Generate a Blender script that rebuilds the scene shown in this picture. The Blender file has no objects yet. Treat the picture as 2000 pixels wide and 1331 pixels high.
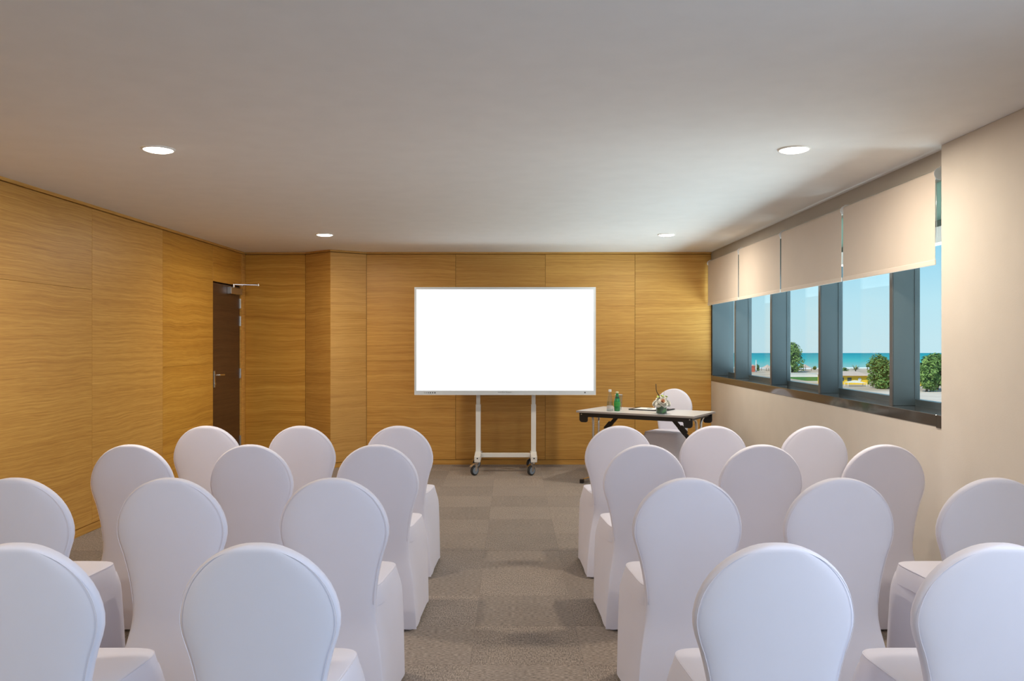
import bpy, bmesh, math, random
from mathutils import Vector, Matrix

random.seed(7)
S = bpy.context.scene
COL = S.collection
PI = math.pi

# ------------------------------------------------------------------ camera
CAM_H = 1.46
cam_d = bpy.data.cameras.new('camera')
cam_d.sensor_fit = 'HORIZONTAL'
cam_d.sensor_width = 36.0
cam_d.lens = 36.0 * 1600.0 / 2000.0
cam_d.clip_start = 0.05
cam_d.clip_end = 3000
cam = bpy.data.objects.new('camera', cam_d)
COL.objects.link(cam)
cam.location = (0, 0, CAM_H)
cam.rotation_euler = (PI / 2, 0, 0)
S.camera = cam

# ------------------------------------------------------------------ view
S.view_settings.view_transform = 'Standard'
S.view_settings.look = 'None'
S.view_settings.gamma = 1.0
S.view_settings.use_curve_mapping = False
S.view_settings.exposure = 0.22

# ------------------------------------------------------------------ sky
world = bpy.data.worlds.new('sky')
S.world = world
world.use_nodes = True
wn = world.node_tree
wn.nodes.clear()
w_out = wn.nodes.new('ShaderNodeOutputWorld')
w_bg = wn.nodes.new('ShaderNodeBackground')
w_bg.inputs['Strength'].default_value = 1.0
w_tc = wn.nodes.new('ShaderNodeTexCoord')
w_sep = wn.nodes.new('ShaderNodeSeparateXYZ')
w_rmp = wn.nodes.new('ShaderNodeValToRGB')
wn.links.new(w_tc.outputs['Generated'], w_sep.inputs[0])
wn.links.new(w_sep.outputs['Z'], w_rmp.inputs[0])
wn.links.new(w_rmp.outputs[0], w_bg.inputs[0])
wn.links.new(w_bg.outputs[0], w_out.inputs[0])
cr = w_rmp.color_ramp
cr.elements[0].position = 0.0
cr.elements[0].color = (0.56, 0.76, 0.83, 1)
cr.elements[1].position = 1.0
cr.elements[1].color = (0.10, 0.30, 0.62, 1)
for p_, c_ in ((0.045, (0.50, 0.76, 0.86, 1)), (0.10, (0.33, 0.66, 0.84, 1)), (0.35, (0.19, 0.46, 0.75, 1))):
    e_ = cr.elements.new(p_)
    e_.color = c_

# ------------------------------------------------------------------ sun (high, from the landward side)
sun_d = bpy.data.lights.new('sun', 'SUN')
sun_d.energy = 4.0
sun_d.color = (1.0, 0.95, 0.86)
sun_d.angle = 0.01
sun = bpy.data.objects.new('sun', sun_d)
COL.objects.link(sun)
sun.rotation_euler = Vector((0.50, 0.46, -0.73)).to_track_quat('-Z', 'Y').to_euler()

# ------------------------------------------------------------------ daylight through the rear window
day_d = bpy.data.lights.new('rear_daylight', 'AREA')
day_d.shape = 'RECTANGLE'
day_d.size = 4.4
day_d.size_y = 1.5
day_d.energy = 150
day_d.color = (0.43, 0.58, 1.0)
day = bpy.data.objects.new('rear_daylight', day_d)
COL.objects.link(day)
day.location = (-0.3, -3.62, 1.65)
day.rotation_euler = (PI / 2, 0, PI)   # faces +Y
# added area lamp at the unseen side window, for chair edges and ceiling
side_d = bpy.data.lights.new('side_fill', 'AREA')
side_d.shape = 'RECTANGLE'
side_d.size = 4.6
side_d.size_y = 1.3
side_d.energy = 105
side_d.color = (0.60, 0.74, 1.0)
side = bpy.data.objects.new('side_fill', side_d)
COL.objects.link(side)
side.location = (2.98, -0.75, 1.62)
side.rotation_euler = Vector((-0.92, 0, 0.38)).to_track_quat('-Z', 'Y').to_euler()
# added area lamp outside below the sill, facing up to brighten the ceiling
fill_d = bpy.data.lights.new('ceiling_fill', 'AREA')
fill_d.shape = 'RECTANGLE'
fill_d.size = 4.0
fill_d.size_y = 6.0
fill_d.energy = 770
fill_d.color = (0.80, 0.93, 0.98)
fill = bpy.data.objects.new('ceiling_fill', fill_d)
COL.objects.link(fill)
fill.location = (5.1, 7.0, 0.05)
fill.rotation_euler = (PI, 0, 0)
LAMP_W = 22.0
LAMP_COL = (1.0, 0.87, 0.70)

# ================================================================== helpers
def link(name, mesh, parent=None, loc=(0, 0, 0), rot=(0, 0, 0)):
    o = bpy.data.objects.new(name, mesh)
    COL.objects.link(o)
    o.location = loc
    o.rotation_euler = rot
    if parent is not None:
        o.parent = parent
    return o

def obj(name, bm, mat, parent=None, loc=(0, 0, 0), rot=(0, 0, 0), smooth=False, angle=None):
    bmesh.ops.recalc_face_normals(bm, faces=bm.faces)
    me = bpy.data.meshes.new(name)
    bm.to_mesh(me)
    bm.free()
    if smooth:
        for p in me.polygons:
            p.use_smooth = True
        if angle is not None:
            me.set_sharp_from_angle(angle=math.radians(angle))
    for m in (mat if isinstance(mat, (list, tuple)) else [mat]):
        me.materials.append(m)
    return link(name, me, parent, loc, rot)

def thing(name, label, cat, loc=(0, 0, 0), rotz=0.0, group=None):
    o = bpy.data.objects.new(name, None)
    o.empty_display_size = 0.1
    COL.objects.link(o)
    o.location = loc
    o.rotation_euler = (0, 0, rotz)
    tag(o, label, cat, group)
    return o

def tag(o, label, cat, group=None):
    o['label'] = label
    o['category'] = cat
    if group:
        o['group'] = group
    return o

def struct(o, label=None):
    o['kind'] = 'structure'
    if label:
        o['label'] = label
    return o

def dup(root, loc, rotz=None, label=None):
    r = root.copy()
    COL.objects.link(r)
    r.location = loc
    if rotz is not None:
        r.rotation_euler = (0, 0, rotz)
    if label:
        r['label'] = label
    for ch in list(root.children):
        c = ch.copy()
        COL.objects.link(c)
        c.parent = r
        for g in list(ch.children):
            d = g.copy()
            COL.objects.link(d)
            d.parent = c
    return r

def BM():
    return bmesh.new()

def box(bm, x0, x1, y0, y1, z0, z1, bevel=0.0, seg=1):
    r = bmesh.ops.create_cube(bm, size=1.0)
    vs = r['verts']
    for v in vs:
        v.co = Vector((x0 + (v.co.x + .5) * (x1 - x0), y0 + (v.co.y + .5) * (y1 - y0), z0 + (v.co.z + .5) * (z1 - z0)))
    if bevel > 0:
        es = list({e for v in vs for e in v.link_edges})
        bmesh.ops.bevel(bm, geom=es, offset=bevel, segments=seg, affect='EDGES', profile=0.5)
    return bm

def ring_loft(bm, rings, cap0=True, cap1=True):
    """rings: list of equal-length point lists (closed)"""
    vr = [[bm.verts.new(p) for p in r] for r in rings]
    n = len(vr[0])
    for a, b in zip(vr, vr[1:]):
        for i in range(n):
            j = (i + 1) % n
            bm.faces.new((a[i], a[j], b[j], b[i]))
    if cap0:
        bm.faces.new(vr[0])
    if cap1:
        bm.faces.new(vr[-1])
    return bm

def lathe(bm, prof, n=24, c=(0, 0, 0)):
    rings = []
    for r, z in prof:
        rings.append([(c[0] + r * math.cos(2 * PI * i / n), c[1] + r * math.sin(2 * PI * i / n), c[2] + z) for i in range(n)])
    return ring_loft(bm, rings)

def tube(bm, pts, r, n=10, closed=False):
    """round tube along a polyline; r number or list"""
    P = [Vector(p) for p in pts]
    N = len(P)
    rr = r if isinstance(r, (list, tuple)) else [r] * N
    rings = []
    up = None
    for i in range(N):
        a = P[(i - 1) % N] if (closed or i > 0) else P[i]
        b = P[(i + 1) % N] if (closed or i < N - 1) else P[i]
        t = (b - a).normalized()
        if up is None:
            ref = Vector((0, 0, 1)) if abs(t.z) < .9 else Vector((1, 0, 0))
            up = (ref - t * ref.dot(t)).normalized()
        else:
            up = (up - t * up.dot(t))
            up = up.normalized() if up.length > 1e-6 else Vector((1, 0, 0))
        s = t.cross(up)
        rings.append([P[i] + (up * math.cos(2 * PI * k / n) + s * math.sin(2 * PI * k / n)) * rr[i] for k in range(n)])
    if closed:
        vr = [[bm.verts.new(p) for p in q] for q in rings]
        for i in range(N):
            a, b = vr[i], vr[(i + 1) % N]
            for k in range(n):
                j = (k + 1) % n
                bm.faces.new((a[k], a[j], b[j], b[k]))
    else:
        ring_loft(bm, rings)
    return bm

def bar(bm, p0, p1, w, h, bevel=0.0):
    """rectangular bar from p0 to p1; w across (horizontal), h the other way"""
    p0, p1 = Vector(p0), Vector(p1)
    t = (p1 - p0).normalized()
    s = t.cross(Vector((0, 0, 1)))
    s = s.normalized() if s.length > 1e-5 else Vector((1, 0, 0))
    u = s.cross(t)
    q = [(-w / 2, -h / 2), (w / 2, -h / 2), (w / 2, h / 2), (-w / 2, h / 2)]
    r0 = [p0 + s * a + u * b for a, b in q]
    r1 = [p1 + s * a + u * b for a, b in q]
    ring_loft(bm, [r0, r1])
    return bm

def prism(bm, poly, axis, a, b):
    """extrude a 2-D polygon along an axis ('x','y','z') from a to b"""
    def P(u, v, t):
        return {'x': (t, u, v), 'y': (u, t, v), 'z': (u, v, t)}[axis]
    ring_loft(bm, [[P(u, v, a) for u, v in poly], [P(u, v, b) for u, v in poly]])
    return bm

# ================================================================== materials
def new_mat(name):
    m = bpy.data.materials.new(name)
    m.use_nodes = True
    nt = m.node_tree
    b = nt.nodes['Principled BSDF']
    return m, nt, b

def plain(name, col, rough=0.5, metal=0.0, spec=0.5, bump=None, coat=0.0):
    m, nt, b = new_mat(name)
    b.inputs['Base Color'].default_value = (*col, 1)
    b.inputs['Roughness'].default_value = rough
    b.inputs['Metallic'].default_value = metal
    b.inputs['Specular IOR Level'].default_value = spec
    b.inputs['Coat Weight'].default_value = coat
    # slight procedural variation so nothing is dead flat
    tc = nt.nodes.new('ShaderNodeTexCoord')
    nz = nt.nodes.new('ShaderNodeTexNoise')
    nz.inputs['Scale'].default_value = 6.0
    nz.inputs['Detail'].default_value = 4.0
    nt.links.new(tc.outputs['Object'], nz.inputs['Vector'])
    mx = nt.nodes.new('ShaderNodeMix')
    mx.data_type = 'RGBA'
    mx.inputs[6].default_value = (*[c * 0.96 for c in col], 1)
    mx.inputs[7].default_value = (*[min(1, c * 1.04) for c in col], 1)
    nt.links.new(nz.outputs['Fac'], mx.inputs[0])
    nt.links.new(mx.outputs[2], b.inputs['Base Color'])
    if bump:
        n2 = nt.nodes.new('ShaderNodeTexNoise')
        n2.inputs['Scale'].default_value = bump[0]
        nt.links.new(tc.outputs['Object'], n2.inputs['Vector'])
        bp = nt.nodes.new('ShaderNodeBump')
        bp.inputs['Strength'].default_value = bump[1]
        bp.inputs['Distance'].default_value = 0.01
        nt.links.new(n2.outputs['Fac'], bp.inputs['Height'])
        nt.links.new(bp.outputs[0], b.inputs['Normal'])
    return m

def emit(name, col, strength):
    m = bpy.data.materials.new(name)
    m.use_nodes = True
    nt = m.node_tree
    nt.nodes.clear()
    o = nt.nodes.new('ShaderNodeOutputMaterial')
    e = nt.nodes.new('ShaderNodeEmission')
    e.inputs[0].default_value = (*col, 1)
    e.inputs[1].default_value = strength
    nt.links.new(e.outputs[0], o.inputs[0])
    return m

def thin_glass(name, tint=(1, 1, 1), gloss=0.06, rough=0.02):
    m = bpy.data.materials.new(name)
    m.use_nodes = True
    nt = m.node_tree
    nt.nodes.clear()
    o = nt.nodes.new('ShaderNodeOutputMaterial')
    t = nt.nodes.new('ShaderNodeBsdfTransparent')
    t.inputs[0].default_value = (*tint, 1)
    g = nt.nodes.new('ShaderNodeBsdfGlossy')
    g.inputs['Roughness'].default_value = rough
    f = nt.nodes.new('ShaderNodeLayerWeight')
    f.inputs['Blend'].default_value = 0.5
    p = nt.nodes.new('ShaderNodeMath')
    p.operation = 'POWER'
    p.inputs[1].default_value = 4.0
    nt.links.new(f.outputs['Facing'], p.inputs[0])
    a = nt.nodes.new('ShaderNodeMath')
    a.operation = 'MULTIPLY_ADD'
    a.inputs[1].default_value = 0.35
    a.inputs[2].default_value = gloss * 0.3
    nt.links.new(p.outputs[0], a.inputs[0])
    mx = nt.nodes.new('ShaderNodeMixShader')
    nt.links.new(a.outputs[0], mx.inputs[0])
    nt.links.new(t.outputs[0], mx.inputs[1])
    nt.links.new(g.outputs[0], mx.inputs[2])
    nt.links.new(mx.outputs[0], o.inputs[0])
    return m

def wood(name, dark, mid, light, rough=0.42, band=1.0, wav=0.012):
    """quarter-cut veneer, grain along the object's X"""
    m, nt, b = new_mat(name)
    L = nt.links
    tc = nt.nodes.new('ShaderNodeTexCoord')
    oi = nt.nodes.new('ShaderNodeObjectInfo')
    vm = nt.nodes.new('ShaderNodeVectorMath')
    vm.operation = 'SCALE'
    vm.inputs[0].default_value = (37.0, 11.0, 23.0)
    L.new(oi.outputs['Random'], vm.inputs['Scale'])
    ad = nt.nodes.new('ShaderNodeVectorMath')
    ad.operation = 'ADD'
    L.new(tc.outputs['Object'], ad.inputs[0])
    L.new(vm.outputs[0], ad.inputs[1])
    # slow waviness of the grain lines
    nw = nt.nodes.new('ShaderNodeTexNoise')
    nw.inputs['Scale'].default_value = 1.3
    nw.inputs['Detail'].default_value = 2
    L.new(ad.outputs[0], nw.inputs['Vector'])
    wv = nt.nodes.new('ShaderNodeVectorMath')
    wv.operation = 'SCALE'
    wv.inputs['Scale'].default_value = wav * 6
    L.new(nw.outputs['Color'], wv.inputs[0])
    ad2 = nt.nodes.new('ShaderNodeVectorMath')
    ad2.operation = 'ADD'
    L.new(ad.outputs[0], ad2.inputs[0])
    L.new(wv.outputs[0], ad2.inputs[1])

    def streak(sc, detail, rgh=0.55):
        mp = nt.nodes.new('ShaderNodeMapping')
        mp.inputs['Scale'].default_value = sc
        L.new(ad2.outputs[0], mp.inputs['Vector'])
        n = nt.nodes.new('ShaderNodeTexNoise')
        n.inputs['Scale'].default_value = 1.0
        n.inputs['Detail'].default_value = detail
        n.inputs['Roughness'].default_value = rgh
        L.new(mp.outputs[0], n.inputs['Vector'])
        return n.outputs['Fac']
    wide = streak((0.35, 0.35, 16.0), 4)
    mid_s = streak((0.9, 0.9, 85.0), 3, .65)
    fine = streak((6.0, 6.0, 300.0), 2, .6)

    def madd(a, k, c):
        n = nt.nodes.new('ShaderNodeMath')
        n.operation = 'MULTIPLY_ADD'
        L.new(a, n.inputs[0])
        n.inputs[1].default_value = k
        if isinstance(c, float):
            n.inputs[2].default_value = c
        else:
            L.new(c, n.inputs[2])
        return n.outputs[0]
    v = madd(wide, 0.9 * band, -0.45 * band + 0.5)
    v2 = madd(mid_s, 0.95, v)
    v3 = madd(fine, 0.85, v2)
    v4 = madd(v3, 1.0, -0.90)
    rp = nt.nodes.new('ShaderNodeValToRGB')
    rp.color_ramp.elements[0].position = 0.12
    rp.color_ramp.elements[0].color = (*dark, 1)
    rp.color_ramp.elements[1].position = 0.88
    rp.color_ramp.elements[1].color = (*light, 1)
    e = rp.color_ramp.elements.new(0.48)
    e.color = (*mid, 1)
    L.new(v4, rp.inputs[0])
    # panel-to-panel tone
    hs = nt.nodes.new('ShaderNodeHueSaturation')
    mr = nt.nodes.new('ShaderNodeMapRange')
    mr.inputs['To Min'].default_value = 0.94
    mr.inputs['To Max'].default_value = 1.06
    L.new(oi.outputs['Random'], mr.inputs['Value'])
    L.new(mr.outputs[0], hs.inputs['Value'])
    L.new(rp.outputs[0], hs.inputs['Color'])
    L.new(hs.outputs[0], b.inputs['Base Color'])
    b.inputs['Roughness'].default_value = rough
    b.inputs['Specular IOR Level'].default_value = 0.38
    bp = nt.nodes.new('ShaderNodeBump')
    bp.inputs['Strength'].default_value = 0.08
    bp.inputs['Distance'].default_value = 0.002
    L.new(fine, bp.inputs['Height'])
    L.new(bp.outputs[0], b.inputs['Normal'])
    return m

def carpet(name, along_x):
    m, nt, b = new_mat(name)
    L = nt.links
    tc = nt.nodes.new('ShaderNodeTexCoord')
    oi = nt.nodes.new('ShaderNodeObjectInfo')
    vm = nt.nodes.new('ShaderNodeVectorMath')
    vm.operation = 'SCALE'
    vm.inputs[0].default_value = (37.0, 53.0, 0.0)
    L.new(oi.outputs['Random'], vm.inputs['Scale'])
    ad = nt.nodes.new('ShaderNodeVectorMath')
    ad.operation = 'ADD'
    L.new(tc.outputs['Object'], ad.inputs[0])
    L.new(vm.outputs[0], ad.inputs[1])
    mp = nt.nodes.new('ShaderNodeMapping')
    mp.inputs['Scale'].default_value = (50, 170, 1) if along_x else (170, 50, 1)
    L.new(ad.outputs[0], mp.inputs['Vector'])
    n = nt.nodes.new('ShaderNodeTexNoise')
    n.inputs['Scale'].default_value = 1.0
    n.inputs['Detail'].default_value = 3
    n.inputs['Roughness'].default_value = 0.65
    L.new(mp.outputs[0], n.inputs['Vector'])
    n2 = nt.nodes.new('ShaderNodeTexNoise')
    n2.inputs['Scale'].default_value = 5.0
    n2.inputs['Detail'].default_value = 3
    L.new(ad.outputs[0], n2.inputs['Vector'])
    rp = nt.nodes.new('ShaderNodeValToRGB')
    rp.color_ramp.elements[0].position = 0.30
    rp.color_ramp.elements[0].color = (0.080, 0.061, 0.047, 1)
    rp.color_ramp.elements[1].position = 0.72
    rp.color_ramp.elements[1].color = (0.43, 0.355, 0.298, 1)
    L.new(n.outputs['Fac'], rp.inputs[0])
    hs = nt.nodes.new('ShaderNodeHueSaturation')
    mr = nt.nodes.new('ShaderNodeMapRange')
    mr.inputs['To Min'].default_value = 0.86
    mr.inputs['To Max'].default_value = 1.12
    L.new(oi.outputs['Random'], mr.inputs['Value'])
    mu = nt.nodes.new('ShaderNodeMath')
    mu.operation = 'MULTIPLY_ADD'
    L.new(n2.outputs['Fac'], mu.inputs[0])
    mu.inputs[1].default_value = 0.25
    mu.inputs[2].default_value = -0.125
    sm = nt.nodes.new('ShaderNodeMath')
    L.new(mr.outputs[0], sm.inputs[0])
    L.new(mu.outputs[0], sm.inputs[1])
    L.new(sm.outputs[0], hs.inputs['Value'])
    L.new(rp.outputs[0], hs.inputs['Color'])
    L.new(hs.outputs[0], b.inputs['Base Color'])
    b.inputs['Roughness'].default_value = 0.95
    b.inputs['Specular IOR Level'].default_value = 0.1
    b.inputs['Sheen Weight'].default_value = 0.25
    bp = nt.nodes.new('ShaderNodeBump')
    bp.inputs['Strength'].default_value = 0.5
    bp.inputs['Distance'].default_value = 0.004
    L.new(n.outputs['Fac'], bp.inputs['Height'])
    L.new(bp.outputs[0], b.inputs['Normal'])
    return m

def fabric(name, col):
    m, nt, b = new_mat(name)
    L = nt.links
    b.inputs['Base Color'].default_value = (*col, 1)
    b.inputs['Roughness'].default_value = 0.8
    b.inputs['Specular IOR Level'].default_value = 0.2
    b.inputs['Sheen Weight'].default_value = 0.15
    b.inputs['Sheen Roughness'].default_value = 0.4
    tc = nt.nodes.new('ShaderNodeTexCoord')
    n = nt.nodes.new('ShaderNodeTexNoise')
    n.inputs['Scale'].default_value = 4.0
    n.inputs['Detail'].default_value = 5
    L.new(tc.outputs['Object'], n.inputs['Vector'])
    mx = nt.nodes.new('ShaderNodeMix')
    mx.data_type = 'RGBA'
    mx.inputs[6].default_value = (*[c * .95 for c in col], 1)
    mx.inputs[7].default_value = (*[min(1, c * 1.03) for c in col], 1)
    L.new(n.outputs['Fac'], mx.inputs[0])
    L.new(mx.outputs[2], b.inputs['Base Color'])
    wv = nt.nodes.new('ShaderNodeTexNoise')
    wv.inputs['Scale'].default_value = 900
    L.new(tc.outputs['Object'], wv.inputs['Vector'])
    bp = nt.nodes.new('ShaderNodeBump')
    bp.inputs['Strength'].default_value = 0.12
    bp.inputs['Distance'].default_value = 0.001
    L.new(wv.outputs['Fac'], bp.inputs['Height'])
    L.new(bp.outputs[0], b.inputs['Normal'])
    return m

M = {}
M['wood'] = wood('oak_veneer', (0.43, 0.205, 0.042), (0.59, 0.315, 0.072), (0.74, 0.445, 0.120), rough=.42, band=.55)
M['wood_wavy'] = wood('oak_veneer_wavy', (0.40, 0.175, 0.024), (0.56, 0.280, 0.042), (0.70, 0.390, 0.075), rough=.42, band=1.1, wav=0.022)
M['wood_pale'] = wood('oak_pale_tone', (0.47, 0.235, 0.062), (0.64, 0.365, 0.105), (0.76, 0.47, 0.16), rough=.36, band=.55)  # paler oak tone, used on the pilaster's right face alone
M['door'] = wood('walnut_veneer', (0.050, 0.022, 0.009), (0.085, 0.038, 0.016), (0.12, 0.058, 0.026), rough=0.38)
M['wood_back'] = plain('groove_dark', (0.10, 0.045, 0.012), 0.8)
M['ceiling'] = plain('ceiling_paint', (0.88, 0.875, 0.865), 0.9, spec=0.1)
M['cream'] = plain('cream_paint', (0.675, 0.62, 0.555), 0.75, spec=0.2, bump=(180, .05))
M['fascia'] = plain('fascia_tone', (0.46, 0.43, 0.385), 0.8, spec=0.2)  # one even base tone, darker than the cream wall
M['base_floor'] = plain('screed', (0.10, 0.085, 0.07), 0.95)
M['carpet_x'] = carpet('carpet_grain_across', True)
M['carpet_y'] = carpet('carpet_grain_along', False)
M['fabric'] = fabric('white_stretch_fabric', (0.775, 0.765, 0.875))
M['chrome'] = plain('chrome', (0.80, 0.80, 0.80), 0.12, 1.0)
M['steel'] = plain('brushed_steel', (0.62, 0.60, 0.57), 0.3, 1.0)
M['black'] = plain('black_plastic', (0.012, 0.012, 0.014), 0.35)
M['foot'] = plain('foot_glide', (0.55, 0.48, 0.46), 0.6)
M['bezel'] = plain('pale_grey_bezel', (0.64, 0.70, 0.76), 0.35)
M['white_metal'] = plain('white_powder_coat', (0.78, 0.78, 0.77), 0.4)
M['screen'] = emit('lit_screen', (1.0, 1.0, 1.0), 0.88)
M['icon'] = plain('dark_icon', (0.08, 0.09, 0.11), 0.5)
M['grey_print'] = plain('grey_print', (0.36, 0.39, 0.43), 0.5)
M['rubber'] = plain('dark_rubber', (0.03, 0.032, 0.036), 0.6)
M['hub'] = plain('blue_grey_hub', (0.22, 0.27, 0.34), 0.45)
M['tabletop'] = plain('light_grey_laminate', (0.66, 0.67, 0.68), 0.28)
M['edge'] = plain('grey_edge_band', (0.40, 0.36, 0.345), 0.5)
M['fin'] = plain('anodised_fin', (0.088, 0.116, 0.128), 0.36, 0.25)
M['fin_edge'] = plain('anodised_brown', (0.11, 0.104, 0.10), 0.35, 0.3)
M['sill'] = plain('glossy_sill', (0.062, 0.060, 0.058), 0.09, 0.0, coat=0.25)
M['pane'] = thin_glass('window_glass', (0.96, 0.99, 0.99), 0.05)
def frosted(name, col):
    m, nt, b = new_mat(name)
    t = nt.nodes.new('ShaderNodeBsdfTranslucent')
    t.inputs[0].default_value = (*col, 1)
    b.inputs['Base Color'].default_value = (*[c * .6 for c in col], 1)
    b.inputs['Roughness'].default_value = .2
    mx = nt.nodes.new('ShaderNodeMixShader')
    mx.inputs[0].default_value = .3
    nt.links.new(t.outputs[0], mx.inputs[1])
    nt.links.new(b.outputs[0], mx.inputs[2])
    nt.links.new(mx.outputs[0], nt.nodes['Material Output'].inputs[0])
    return m
M['spandrel'] = frosted('frosted_green_glass', (0.36, 0.44, 0.39))
M['white_frame'] = plain('white_frame', (0.82, 0.84, 0.86), 0.4)
M['dark_frame'] = plain('dark_frame', (0.06, 0.09, 0.075), 0.4)
M['blind'] = fabric('blind_cloth', (0.68, 0.60, 0.525))
M['blind_bar'] = plain('blind_bar', (0.74, 0.66, 0.585), 0.7)
M['lamp'] = emit('lamp_diffuser', (1.0, 0.90, 0.74), 13.0)
M['lamp_ring'] = plain('lamp_ring', (0.86, 0.84, 0.80), 0.4)
M['clear_glass'] = thin_glass('clear_glass', (0.90, 0.93, 0.95), 0.25)
M['green_glass'] = plain('green_glass', (0.01, 0.22, 0.045), 0.08, coat=.5)
M['green_label'] = plain('green_label', (0.035, 0.30, 0.05), 0.4)
M['cap_yellow'] = plain('pale_yellow_cap', (0.75, 0.70, 0.40), 0.4)
M['cap_white'] = plain('silver_cap', (0.75, 0.75, 0.76), 0.3)
M['leather'] = plain('black_leather', (0.015, 0.015, 0.018), 0.45)
M['paper'] = plain('white_paper', (0.86, 0.87, 0.86), 0.7)
M['teal'] = plain('teal_print', (0.03, 0.24, 0.22), 0.6)
M['petal'] = plain('white_petal', (0.90, 0.88, 0.80), 0.6)
M['petal_peach'] = plain('peach_petal', (0.85, 0.50, 0.30), 0.6)
M['petal_lime'] = plain('lime_petal', (0.60, 0.72, 0.20), 0.6)
M['leaf'] = plain('leaf_green', (0.03, 0.13, 0.035), 0.45)
M['twig'] = plain('dark_twig', (0.035, 0.022, 0.014), 0.7)

# ================================================================== room shell
YB = 9.636            # back wall face
HC = 2.50             # ceiling
XR = 2.344            # window wall face
def xl(y):            # left wall face
    return -3.24 + 0.01786 * (y - 5.2)
YREAR = -3.5

bm = BM(); box(bm, -3.7, 2.9, YREAR - .2, 10.0, -0.2, -0.007)
floor = struct(obj('floor', bm, M['base_floor']), 'floor of grey brown carpet tiles')
# carpet tiles, each one a piece of the floor
TX, TY = 0.5126, 0.500
def tile_mesh(mat, nm):
    b_ = BM()
    box(b_, -TX / 2 + .0002, TX / 2 - .0002, -TY / 2 + .0002, TY / 2 - .0002, -0.007, 0.0, 0.0008)
    bmesh.ops.recalc_face_normals(b_, faces=b_.faces)
    me = bpy.data.meshes.new(nm)
    b_.to_mesh(me); b_.free()
    me.materials.append(mat)
    return me
t_x = tile_mesh(M['carpet_x'], 'carpet_tile')
t_y = tile_mesh(M['carpet_y'], 'carpet_tile')
rt = random.Random(5)
x0 = -0.188 - 6 * TX
for j in range(15):
    yc = 9.686 - 0.25 - j * TY + 0.0
    for i in range(11):
        xc = x0 + (i + .5) * TX
        sx = 1.0
        lo, hi = xc - TX / 2, xc + TX / 2
        lim_l, lim_r = xl(yc) + .003, (XR if yc > 4.4 else 2.28)
        lo2, hi2 = max(lo, lim_l), min(hi, lim_r)
        if hi2 - lo2 < .03:
            continue
        y_lo, y_hi = yc - TY / 2, min(yc + TY / 2, YB - .002)
        o = link('carpet_tile', t_x if (i + j) % 2 == 0 else t_y, floor,
                 ((lo2 + hi2) / 2, (y_lo + y_hi) / 2, rt.uniform(-.0006, .0))) 
        o.scale = ((hi2 - lo2) / TX, (y_hi - y_lo) / TY, 1)

bm = BM(); box(bm, -3.7, 3.1, YREAR - 3.0, 10.0, HC, HC + .3)  # runs past the rear wall as an added overhang that blocks sun
ceiling = struct(obj('ceiling', bm, M['ceiling']), 'plain pale grey plaster ceiling')

def panel(parent, name, p0, p1, z0, z1, mat, gap=.0016, thick=.018, bev=.0011):
    d = Vector((p1[0] - p0[0], p1[1] - p0[1]))
    L = d.length
    b_ = BM()
    box(b_, gap, L - gap, 0, thick, gap * .4, z1 - z0 - gap * .4, bev)
    return obj(name, b_, mat, parent, (p0[0], p0[1], z0), (0, 0, math.atan2(d.y, d.x)))

# --- left wall
def LP(y):
    return (xl(y), y)
bm = BM()
ya, yb = YREAR, 10.0
DY0, DY1, DZ = 8.715, 9.545, 2.085
def lbox(bm, y0, y1, z0, z1, d0=.019, d1=.25):
    ring_loft(bm, [[(xl(y0) - d0, y0, z0), (xl(y1) - d0, y1, z0), (xl(y1) - d0, y1, z1), (xl(y0) - d0, y0, z1)],
                   [(xl(y0) - d1, y0, z0), (xl(y1) - d1, y1, z0), (xl(y1) - d1, y1, z1), (xl(y0) - d1, y0, z1)]])
lbox(bm, ya, DY0, 0, HC)
lbox(bm, DY1, yb, 0, HC)
lbox(bm, DY0, DY1, DZ + .01, HC)
lbox(bm, DY0, DY1, 0, DZ + .01, .10, .25)
wall_l = struct(obj('wall_left', bm, M['wood_back']), 'left wall clad in golden oak veneer panels')
ZT = 2.474
ys = [-3.5, -2.3, -1.1, .1, 1.32, 2.54, 3.78, 5.035, 6.284, 7.505, DY0 - .01]
for k in range(len(ys) - 1):
    a_, b_y = ys[k], ys[k + 1]
    if k == len(ys) - 2:
        cuts = [.058, .607, 1.215, ZT]
    elif k == len(ys) - 3:
        cuts = [.058, ZT]
    else:
        cuts = [.058, 1.85, ZT]
    for c0, c1 in zip(cuts, cuts[1:]):
        panel(wall_l, 'wall_panel', LP(a_), LP(b_y), c0, c1, M['wood_wavy'] if k == len(ys) - 2 else M['wood'])
panel(wall_l, 'wall_panel', LP(DY0 - .01), LP(9.56), DZ + .008, ZT, M['wood_wavy'])
panel(wall_l, 'wall_panel', LP(DY1 + .012), LP(9.66), .0, ZT, M['wood'])
# door jamb post
b_ = BM(); box(b_, 0, .07, -.012, .03, 0, ZT, .002)
obj('corner_post', b_, M['wood'], wall_l, (xl(9.60), 9.60, 0), (0, 0, PI / 2 - .018))
bm = BM(); lbox(bm, YREAR, DY0 - .012, 0.0, .054, -.004, .02)
bb_l = struct(obj('baseboard_left', bm, M['wood']), 'oak skirting along the left wall')
bm = BM(); lbox(bm, YREAR, 9.66, ZT + .004, HC, -.010, .02)
struct(obj('trim_1', bm, M['wood']), 'thin oak rail along top of left wall')

# --- door
door = bpy.data.objects.new('door_1', None)
COL.objects.link(door)
struct(door, 'dark walnut door with steel lever handle and closer')
ang_l = math.atan2(1, .01786)
door.location = (xl(DY0) - .012, DY0, 0)
door.rotation_euler = (0, 0, ang_l)
DWID = DY1 - DY0
b_ = BM(); box(b_, .003, DWID - .003, 0, .045, .008, DZ - .004, .002)
obj('door_leaf', b_, M['door'], door)
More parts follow.
